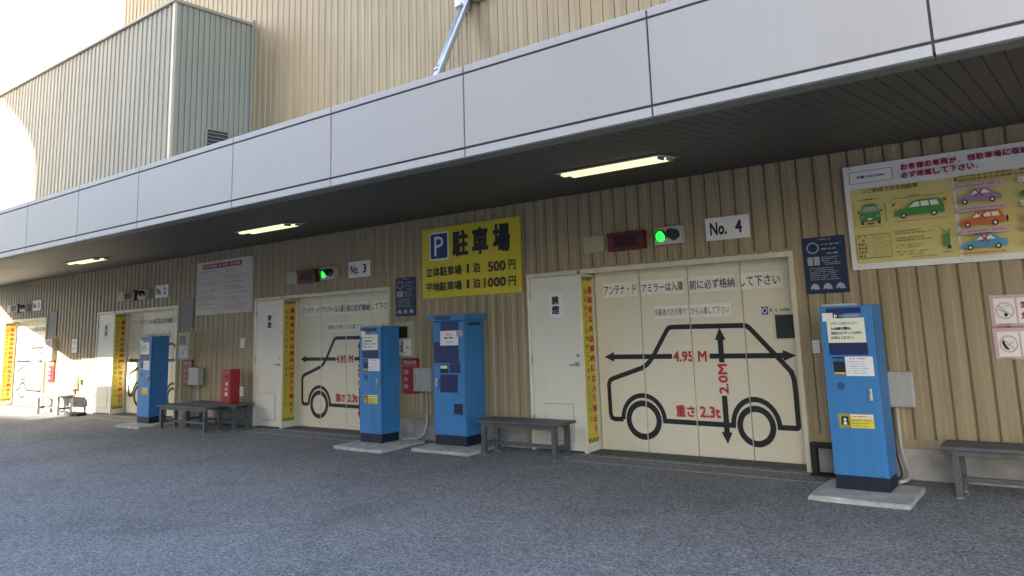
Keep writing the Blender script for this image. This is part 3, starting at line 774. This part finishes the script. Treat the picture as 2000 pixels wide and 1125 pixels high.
# cabinets, hydrant signs, meter boxes between the gates
def wall_kit(n):
    dx = DR[n] + 8.19; nm = ORD[n]
    x0, x1 = -8.02 + dx, -7.60 + dx
    t = thing('wall_cabinet', {3: 'beige wall cabinet with a small window, between the two middle blue machines', 2: 'beige wall cabinet with yellow marks right of the No. 2 gate', 1: 'pale wall cabinet in sun and shade right of the far left gate'}[n], 'cabinet', ((x0 + x1) / 2, -.04, 1.08), 'wall cabinets right of the gates')
    box('cabinet_body', x0, x1, -.095, .0, 1.075, 1.560, 'cabinet', t, .005)
    box('cabinet_door', x0 + .02, x1 - .02, -.100, -.0955, 1.095, 1.540, 'cabinet', t, .003)
    box('window', x0 + .07, x1 - .13, -.104, -.1005, 1.345, 1.500, 'glass' if n == 3 else 'greyink', t, .002)
    w = box('notice', x0 + .06, x1 - .06, -.104, -.1005, 1.110, 1.325, 'papw', t)
    P = Print(); rr = random.Random(n)
    P.rect(x0 + .17, 1.15, x0 + .20, 1.30, 'redink') if n == 3 else P.rect(x0 + .15, 1.34, x0 + .26, 1.36, 'stripy')
    for q in range(7): P.disc(x0 + .09 + rr.random() * .24, 1.14 + rr.random() * .16, .014, .014, ['ink', 'redink', 'greyink'][q % 3], 10)
    P.build('small_print', w, (0, -.1045, 0))
    t = thing('hydrant_plate', {3: 'red hydrant plate between the two middle blue machines', 2: 'red hydrant plate above the two grey benches', 1: 'sunlit red hydrant plate above the far left bench'}[n], 'sign', (-7.77 + dx, -.005, .62), 'red hydrant plates on the wall')
    box('board', -7.93 + dx, -7.615 + dx, -.028, -.0, .60, 1.062, 'red', t, .003)
    P = Print(); P.text('消火栓', -7.90 + dx, .985, -7.64 + dx, 1.04, 'pink', .02); P.vtext('消火栓', -7.90 + dx, .65, -7.80 + dx, .93, 'pink', .02); P.path([(-7.925 + dx, .965), (-7.62 + dx, .965)], .005, 'pink')
    P.build('lettering', t, (0, -.029, 0))
wall_kit(3); wall_kit(2); wall_kit(1)
def meter_box(x0, x1, z0, z1, depth, label, conduit):
    t = thing('meter_box', label, 'electrical box', ((x0 + x1) / 2, -depth / 2, z0), 'grey metal electrical boxes')
    box('housing', x0, x1, -depth, -.030, z0, z1, 'greybox', t, .006)
    box('front_cover', x0 + .012, x1 - .012, -depth - .004, -depth - .0005, z0 + .012, z1 - .012, 'greybox', t, .003)
    box('hinge_bar', x0 + .04, x0 + .052, -depth - .007, -depth - .004, z0 + .09, z1 - .08, 'greyink', t)
    P = Print(); P.path([(x0 + .0, z0 - .0), (x1, z0)], .004, 'greyink')
    tube('conduit', conduit, .014, 'pipe', t, 8)
meter_box(-7.63, -7.30, .640, .945, .10, 'grey meter box covering part of the red hydrant plate, left of the wide blue machine', [(-7.42, -.06, .64), (-7.42, -.06, .22), (-7.45, -.09, .10), (-7.52, -.14, .045), (-7.62, -.18, .043), (-7.70, -.26, .043)])
meter_box(-13.37, -13.02, .640, .940, .13, 'grey meter box on the wall above the two benches', [(-13.15, -.06, .64), (-13.15, -.06, .30), (-13.15, -.03, .02)])
meter_box(-1.78, -1.392, .622, .922, .09, 'grey electrical box behind the nearest blue machine, bent pale conduit below', [(-1.555, -.06, .622), (-1.555, -.06, .30), (-1.53, -.09, .18), (-1.49, -.16, .09), (-1.475, -.24, .065), (-1.48, -.32, .060), (-1.52, -.40, .060)])
t = tube('power_cable', [(-1.60, -.05, .60), (-1.60, -.06, .34), (-1.585, -.10, .20), (-1.55, -.17, .11), (-1.535, -.24, .075), (-1.55, -.33, .07)], .009, 'cable', None, 8)
t['label'] = 'dark thin power cable hanging behind the nearest blue machine'; t['category'] = 'cable'
# bright thing on the wall at the far left
t = thing('wall_tap_box', 'small sunlit cream box with a round cap on the wall above the far left bench', 'wall box', (-18.1, -.05, .5))
box('box_body', -18.42, -18.12, -.10, 0, .47, .75, 'white', t, .006)
tube('cap_pipe', [(-18.06, -.08, .66), (-17.95, -.08, .65)], .05, 'white', t, 14)
tube('drain_pipe', [(-18.27, -.05, .46), (-18.27, -.05, .02)], .03, 'white', t, 10)

# small plates
def small_plate(x0, x1, z0, z1, label, y=-.014):
    t = sign('wall_switch_plate', label, 'plate', x0, x1, z0, z1, 'papw', y=y, th=.014, group='small white plates on the wall')
    P = Print(); P.vtext('禁煙', x0 + (x1 - x0) * .25, z0 + .015, x1 - (x1 - x0) * .25, z1 - .015, 'lgrey', .01) if z1 - z0 > .2 else P.dashes(x0 + .01, z0 + .02, x1 - .01, z1 - .02, 3, 'lgrey', random.Random(1), ch=.012, fill=.3)
    P.build('faint_print', t, (0, y - .0006, 0))
small_plate(-11.93, -11.80, 1.26, 1.42, 'small white plate between the white rules board and the extinguisher box')
small_plate(-11.93, -11.80, .47, .62, 'small white plate low on the wall right of the extinguisher box')
small_plate(-18.52, -18.26, 1.24, 1.53, 'small pale plate on the shaded wall above the far left bench')
small_plate(-2.262, -2.195, 1.085, 1.205, 'tiny white switch plate at the left edge of the nearest blue machine')

# ------------------------------------------------------------------ white poster board
t = sign('rules_board', 'white rules board of fine print under a dark red title, above the grey benches', 'notice board', -13.365, -11.60, 1.850, 2.790, 'rpaper', y=-.025, th=.024)
P = Print(); rr = random.Random(21); x0 = -13.365
P.rect(x0 + .20, 2.66, x0 + 1.45, 2.745, 'dred'); P.dashes(x0 + .25, 2.675, x0 + 1.40, 2.73, 1, 'pink', rr, ch=.06, fill=.9, ragged=0)
P.dashes(x0 + .06, 2.56, x0 + .82, 2.65, 3, 'dred', rr, ch=.03, fill=.28); P.dashes(x0 + .95, 2.56, x0 + 1.35, 2.62, 2, 'greyink', rr, ch=.03, fill=.5)
P.path([(x0 + .88, 1.90), (x0 + .88, 2.55)], .006, 'greyink')
for c, (a, b) in enumerate(((.06, .84), (.94, 1.70))):
    z = 2.52; q = 0
    while z > 1.92:
        h = rr.choice([.05, .08, .11]); P.dashes(x0 + a, z - h, x0 + b, z, max(1, int(h / .026)), ['greyink', 'greyink', 'brownink', 'dred'][(q + c) % 4], rr, ch=.022, fill=.34, ragged=.45); z -= h + .028; q += 1
P.build('fine_print', t, (0, -.0255, 0))

# ------------------------------------------------------------------ yellow parking sign
t = sign('parking_sign', 'bright yellow parking price sign with a blue P and large black kanji', 'sign', -7.50, -5.768, 1.852, 2.795, 'yellow', y=-.030, th=.028)
P = Print()
def rr_rect(P, x0, z0, x1, z1, r, m):
    pts = []
    for cx_, cz_, a0 in ((x1 - r, z1 - r, 0), (x0 + r, z1 - r, 90), (x0 + r, z0 + r, 180), (x1 - r, z0 + r, 270)):
        pts += [(cx_ + r * math.cos(math.radians(a0 + k * 18)), cz_ + r * math.sin(math.radians(a0 + k * 18))) for k in range(6)]
    P.poly(pts, m)
rr_rect(P, -7.355, 2.355, -6.995, 2.735, .03, 'white'); rr_rect(P, -7.335, 2.378, -7.018, 2.712, .02, 'pblue')
P.text('P', -7.262, 2.415, -7.092, 2.675, 'white', -.0)
P.text('駐', -6.925, 2.378, -6.640, 2.722, 'ink', .03); P.text('車', -6.568, 2.372, -6.285, 2.728, 'ink', .03); P.text('場', -6.208, 2.375, -5.920, 2.735, 'ink', .03)
P.text('立体駐車場', -7.425, 2.138, -6.762, 2.266, 'ink', .018); P.text('1', -6.668, 2.148, -6.630, 2.266, 'ink', .006); P.text('泊', -6.560, 2.143, -6.440, 2.270, 'ink', .018)
P.text('500', -6.300, 2.136, -6.005, 2.266, 'ink', .018); P.text('円', -5.957, 2.136, -5.840, 2.264, 'ink', .018)
P.text('平地駐車場', -7.425, 1.940, -6.762, 2.062, 'ink', .018); P.text('1', -6.668, 1.950, -6.630, 2.062, 'ink', .006); P.text('泊', -6.560, 1.945, -6.440, 2.068, 'ink', .018)
P.text('1000', -6.372, 1.940, -6.005, 2.062, 'ink', .018); P.text('円', -5.957, 1.938, -5.840, 2.060, 'ink', .018)
P.build('lettering', t, (0, -.0305, 0))
for x_ in (-7.46, -5.81):
    for z_ in (1.89, 2.76): cyl_y('screw', x_, z_, -.034, -.029, .009, 'chrome', t, 8)

# ------------------------------------------------------------------ the large sign at right
X0, X1 = -1.812, 1.20
t = sign('large_rules_sign', 'large white and yellow sign with coloured drawings of cars, upper right', 'sign', X0, X1, 1.832, 2.797, 'white', y=-.035, th=.033)
P = Print(); rr = random.Random(31)
P.rect(X0 + .045, 1.886, -.905, 2.575, 'ypanel'); P.rect(-.885, 1.886, X1 - .05, 2.575, 'ypanel')
P.rect(-1.758, 2.625, -1.378, 2.742, 'lgrey'); P.rect(-1.752, 2.631, -1.384, 2.736, 'papw'); P.rect(-1.762, 2.625, -1.752, 2.742, 'yellow'); P.rect(-1.384, 2.625, -1.374, 2.742, 'yellow')
P.text('注意! CAUTION', -1.690, 2.672, -1.450, 2.698, 'ink', .02)
for i, c in enumerate('お客様の車両が'):
    P.text(c, -1.302 + i * .0665, 2.697, -1.302 + i * .0665 + .058, 2.752, 'dred', .035)
P.text('、', -.832, 2.697, -.815, 2.712, 'dred', .03)
for i, c in enumerate('当駐車場に収納できるか'):
    P.text(c, -.758 + i * .0665, 2.697, -.758 + i * .0665 + .058, 2.752, 'dred', .035)
for i, c in enumerate('必ず確認して下さい'):
    P.text(c, -1.302 + i * .0665, 2.620, -1.302 + i * .0665 + .056, 2.675, 'dred', .03)
P.text('。', -.700, 2.620, -.684, 2.636, 'dred', .01)
P.ring(-1.637, 2.543, .020, .020, .005, 'redink', 18)
P.text('ご利用できる自動車', -1.600, 2.522, -1.170, 2.565, 'brownink', .018)
# front view of a car
P.poly([(-1.675, 2.345), (-1.655, 2.410), (-1.635, 2.424), (-1.560, 2.424), (-1.538, 2.408), (-1.520, 2.345)], 'greenink')
P.poly([(-1.668, 2.350), (-1.650, 2.398), (-1.546, 2.398), (-1.528, 2.350)], 'lgrey')
P.poly([(-1.690, 2.262), (-1.508, 2.262), (-1.508, 2.320), (-1.520, 2.348), (-1.676, 2.348), (-1.690, 2.320)], 'greenink')
P.rect(-1.710, 2.345, -1.682, 2.360, 'greenink'); P.rect(-1.514, 2.345, -1.488, 2.360, 'greenink')
P.rect(-1.682, 2.236, -1.660, 2.262, 'ink'); P.rect(-1.536, 2.236, -1.514, 2.262, 'ink'); P.rect(-1.625, 2.276, -1.585, 2.292, 'papw'); P.rect(-1.632, 2.236, -1.570, 2.250, 'redink')
P.rect(-1.680, 2.300, -1.655, 2.314, 'lgrey'); P.rect(-1.545, 2.300, -1.520, 2.314, 'lgrey')
P.path([(-1.70, 2.462), (-1.50, 2.462)], .004, 'brownink'); P.dashes(-1.65, 2.455, -1.55, 2.478, 1, 'brownink', rr, ch=.014); P.path([(-1.735, 2.23), (-1.735, 2.42)], .004, 'brownink'); P.path([(-1.462, 2.25), (-1.462, 2.42)], .006, 'greenink'); P.path([(-1.69, 2.215), (-1.50, 2.215)], .004, 'brownink')
def side_car(P, x0, x1, z0, z1, m, wag, mono=True, cross=False):
    w = x1 - x0; h = z1 - z0
    def q(l): return [(x0 + a * w, z0 + b * h) for a, b in l]
    if wag: body = [(0, .14), (.02, .42), (.10, .52), (.26, .60), (.40, .94), (.50, 1.0), (.88, 1.0), (.95, .90), (.99, .55), (1.0, .18), (.97, .12), (.04, .12)]
    else: body = [(0, .16), (.02, .40), (.12, .52), (.28, .60), (.40, .92), (.50, .99), (.66, .99), (.76, .90), (.86, .64), (.98, .58), (1.0, .20), (.97, .13), (.04, .13)]
    P.poly(q(body), m)
    if wag: wins = [[(.31, .60), (.42, .88), (.52, .90), (.52, .60)], [(.55, .60), (.55, .90), (.70, .90), (.71, .60)], [(.74, .60), (.73, .90), (.87, .90), (.90, .60)]]
    else: wins = [[(.33, .62), (.43, .88), (.54, .90), (.54, .62)], [(.57, .62), (.57, .90), (.66, .90), (.76, .64)]]
    for l in wins: P.poly(q(l), 'papw')
    for a in (.19, .79):
        P.disc(x0 + a * w, z0 + .13 * h, .024, .024, 'ink', 18); P.disc(x0 + a * w, z0 + .13 * h, .012, .012, 'papw', 12)
    if cross:
        cx_, cz_ = x0 + .52 * w, z0 + .70 * h
        P.path([(cx_ - .030, cz_ - .030), (cx_ + .030, cz_ + .030)], .011, 'dred'); P.path([(cx_ - .030, cz_ + .030), (cx_ + .030, cz_ - .030)], .011, 'dred')
side_car(P, -1.392, -.978, 2.262, 2.410, 'greenink', True)
P.poly([(-1.401, 2.399), (-1.363, 2.400), (-1.399, 2.369)], 'redink'); P.poly([(-.994, 2.405), (-.954, 2.400), (-.960, 2.369)], 'redink')
P.path([(-1.39, 2.440), (-.97, 2.440)], .004, 'brownink'); P.dashes(-1.26, 2.445, -1.10, 2.462, 1, 'brownink', rr, ch=.014); P.path([(-1.39, 2.235), (-.97, 2.235)], .004, 'orange')
# table and small print
P.path([(-1.742, 1.930), (-1.446, 1.930), (-1.446, 2.142), (-1.742, 2.142)], .004, 'brownink', True)
for i in range(6):
    z = 2.125 - i * .035; P.path([(-1.742, z - .018), (-1.446, z - .018)], .002, 'brownink'); P.dashes(-1.725, z - .010, -1.645, z + .012, 1, 'brownink', rr, ch=.03, fill=.9); P.dashes(-1.60, z - .008, -1.46, z + .008, 2, 'greyink', rr, ch=.012, fill=.4)
for a, b, r_ in ((2.115, 2.160, 2), (2.050, 2.100, 2), (1.990, 2.035, 2), (1.925, 1.975, 2)): P.dashes(-1.400, a, -1.070, b, r_, 'brownink', rr, ch=.014, fill=.45, ragged=.35)
P.dashes(-1.28, 1.905, -1.06, 1.92, 1, 'redink', rr, ch=.014, fill=.6)
P.poly([(-1.018, 1.985), (-.965, 1.985), (-.958, 2.09), (-1.015, 2.09)], 'greenink'); P.path([(-.975, 2.09), (-1.03, 2.145)], .006, 'brownink'); P.path([(-.975, 2.09), (-.955, 2.125)], .012, 'greenink'); P.disc(-.975, 1.972, .016, .018, 'ink', 12); P.dashes(-1.03, 1.925, -.94, 1.945, 1, 'brownink', rr, ch=.014)
# crossed-out cars
P.path([(-.881, 2.562), (-.850, 2.528)], .010, 'dred'); P.path([(-.881, 2.528), (-.850, 2.562)], .010, 'dred')
P.text('以下のような車両は、重量オーバー', -.838, 2.551, -.12, 2.571, 'brownink', .03)
P.text('恐れがあるため駐車できません', -.838, 2.520, -.22, 2.541, 'brownink', .03)
for cxo in (0, .47, .94):
    if cxo > .9 and X1 < 1.3: pass
    for z_, m, wag in ((2.325, 'purple' if cxo == 0 else 'greenink', False), (2.128, 'orange' if cxo == 0 else 'purple', True), (1.935, 'cyan' if cxo == 0 else 'orange', False)):
        a = -.880 + cxo
        side_car(P, a, a + .345, z_, z_ + .118, m, wag, cross=True)
        rr_rect(P, a, z_ + .128, a + .365, z_ + .172, .008, 'pink'); rr_rect(P, a + .004, z_ + .132, a + .361, z_ + .168, .006, 'papw' if cxo else 'pink'); P.dashes(a + .012, z_ + .135, a + .35, z_ + .165, 1, 'purple', rr, ch=.018, fill=.6, ragged=.1)
    if cxo == 0:
        P.disc(a + .362, 2.170, .010, .028, 'ink', 12); P.path([(a + .10, 2.062), (a + .24, 2.062)], .006, 'ink')
P.dashes(-.88, 1.893, -.45, 1.912, 1, 'redink', rr, ch=.016, fill=.7)
P.build('printed_face', t, (0, -.0355, 0))
for x_ in (X0 + .06, -.90, -.2, .5): 
    for z_ in (1.858, 2.775): cyl_y('screw', x_, z_, -.040, -.034, .008, 'chrome', t, 8)

# ------------------------------------------------------------------ no smoking / no open flame signs
for k, (z0, z1, xo, lab) in enumerate(((1.290, 1.545, 0, 'upper red-framed no smoking sign at the right edge'), (1.020, 1.272, -.004, 'lower red-framed no open flame sign at the right edge'))):
    x0 = -.742 + xo; x1 = x0 + .345
    t = sign('prohibition_sign', lab, 'sign', x0, x1, z0, z1, 'pink', y=-.014, th=.013, group='red-framed prohibition signs')
    P = Print(); P.rect(x0 + .030, z0 + .022, x0 + .185, z1 - .028, 'white')
    P.rect(x0 + .200, z0 + .022, x1 - .02, z1 - .028, 'white'); P.vtext('禁煙' if k == 0 else '火気', x0 + .22, z0 + .04, x1 - .035, z1 - .045, 'dred', .02)
    cx_, cz_ = x0 + .108, (z0 + z1) / 2 - .002
    if k == 0:
        P.path([(cx_ - .045, cz_ + .015), (cx_ + .02, cz_ - .03)], .010, 'lgrey'); P.disc(cx_ + .004, cz_ - .035, .014, .016, 'ink', 12); P.path([(cx_, cz_ + .03), (cx_ + .02, cz_ + .045), (cx_ + .035, cz_ + .03)], .005, 'lgrey')
    else:
        P.poly([(cx_ - .05, cz_ + .01), (cx_ - .035, cz_ + .05), (cx_ - .025, cz_ + .005), (cx_ - .005, cz_ - .03), (cx_ + .005, cz_ - .05), (cx_ - .03, cz_ - .04)], 'ink'); P.path([(cx_ - .02, cz_ - .02), (cx_ + .04, cz_ + .02)], .006, 'lgrey')
    P.ring(cx_, cz_, .068, .070, .011, 'dred' if False else 'pink', 28)
    P.path([(cx_ - .045, cz_ + .045), (cx_ + .045, cz_ - .045)], .011, 'pink')
    P.dashes(x0 + .05, z0 + .003, x0 + .14, z0 + .017, 1, 'dred', random.Random(4), ch=.02, fill=.5, ragged=0)
    P.build('printed_face', t, (0, -.0145, 0))

# ------------------------------------------------------------------ extinguisher box on the rear bench
x0, x1, z0 = -11.915, -11.645, .3925
t = thing('extinguisher_box', 'red fire extinguisher box with white kanji standing on the rear bench', 'extinguisher box', ((x0 + x1) / 2, -.22, z0))
box('box_body', x0, x1, -.33, -.17, z0, .930, 'red', t, .006)
d = box('box_door', x0 + .015, x1 - .015, -.336, -.3305, z0 + .02, .915, 'red', t, .003)
P = Print(); P.vtext('消火器', x0 + .12, .50, x0 + .20, .74, 'white', .02); P.build('lettering', d, (0, -.337, 0))
box('latch', x0 + .13, x0 + .19, -.345, -.336, .79, .85, 'black', t, .003)

# dark things low by the wall
t = box('rubber_block', -17.62, -17.02, -.42, -.24, 0, .06, 'rubber', None, .01); t['label'] = 'low dark rubber block lying on the ground beside the far left bench'; t['category'] = 'block'
t = thing('guard_frame', 'black steel guard frame on the ground just left of the nearest blue machine', 'guard', (-2.1, -.12, 0))
for xx in (-2.33, -2.05): box('guard_post', xx, xx + .05, -.14, -.06, 0, .285, 'rubber', t, .004)
box('guard_bar', -2.28, -2.05, -.13, -.07, .24, .285, 'rubber', t, .003)
box('guard_foot', -2.34, -1.98, -.17, -.03, .0005, .012, 'rubber', t)

# ------------------------------------------------------------------ the building across the yard (unseen, it shades the yard and the wall; height and screens shaped for that)
opp = thing('opposite_building', 'grey building across the yard behind the camera, with added light-blocking screens', 'building', (-5, -26, 0))
YB = -20.0
box('main_block', -19.37, -9.0, YB - 10, YB, 0, 25.0, 'facade', opp)
box('main_block', -8.999, 3.0, YB - 10, YB, 0, 25.0, 'facade', opp)
box('low_wing', -60, -19.38, YB - 8, YB, 0, 8.84, 'facade', opp)
box('shade_screen', -20.93, -19.38, YB - .3, YB, 10.6, 25.0, 'facade', opp)  # added light blocker, sets the sun edge on the upper wall
box('shade_pier', -20.20, -19.70, YB - .3, YB, 8.85, 10.6, 'facade', opp)  # added light blocker, leaves a slit of sun on the gate leaf
box('shade_sill', -19.699, -19.38, YB - .3, YB, 8.85, 9.50, 'facade', opp)  # added light blocker, ends that slit of sun above the ground
box('shade_parapet', -21.3, -20.21, YB - .3, YB, 8.85, 9.92, 'facade', opp)  # added light blocker, shades the lower part of the personnel door
prism('shade_fin', [(-20.94, 13.0), (-20.96, 13.7), (-21.15, 14.1), (-21.5, 14.5), (-22.1, 14.95), (-23.2, 15.6), (-24.4, 16.15), (-20.94, 16.25)], 'y', YB - .3, YB, 'facade', opp)  # invented fin, cut to cast the curved shadow edge on the annex
for i in range(5):
    for j in range(4):
        xw = -17.5 + i * 3.9; zw = 1.6 + j * 3.6
        o = box('window', xw, xw + 2.2, YB + .001, YB + .06, zw, zw + 1.7, 'frame', opp); box('pane', xw + .08, xw + 2.12, YB + .061, YB + .07, zw + .08, zw + 1.62, 'facade_glass', o)
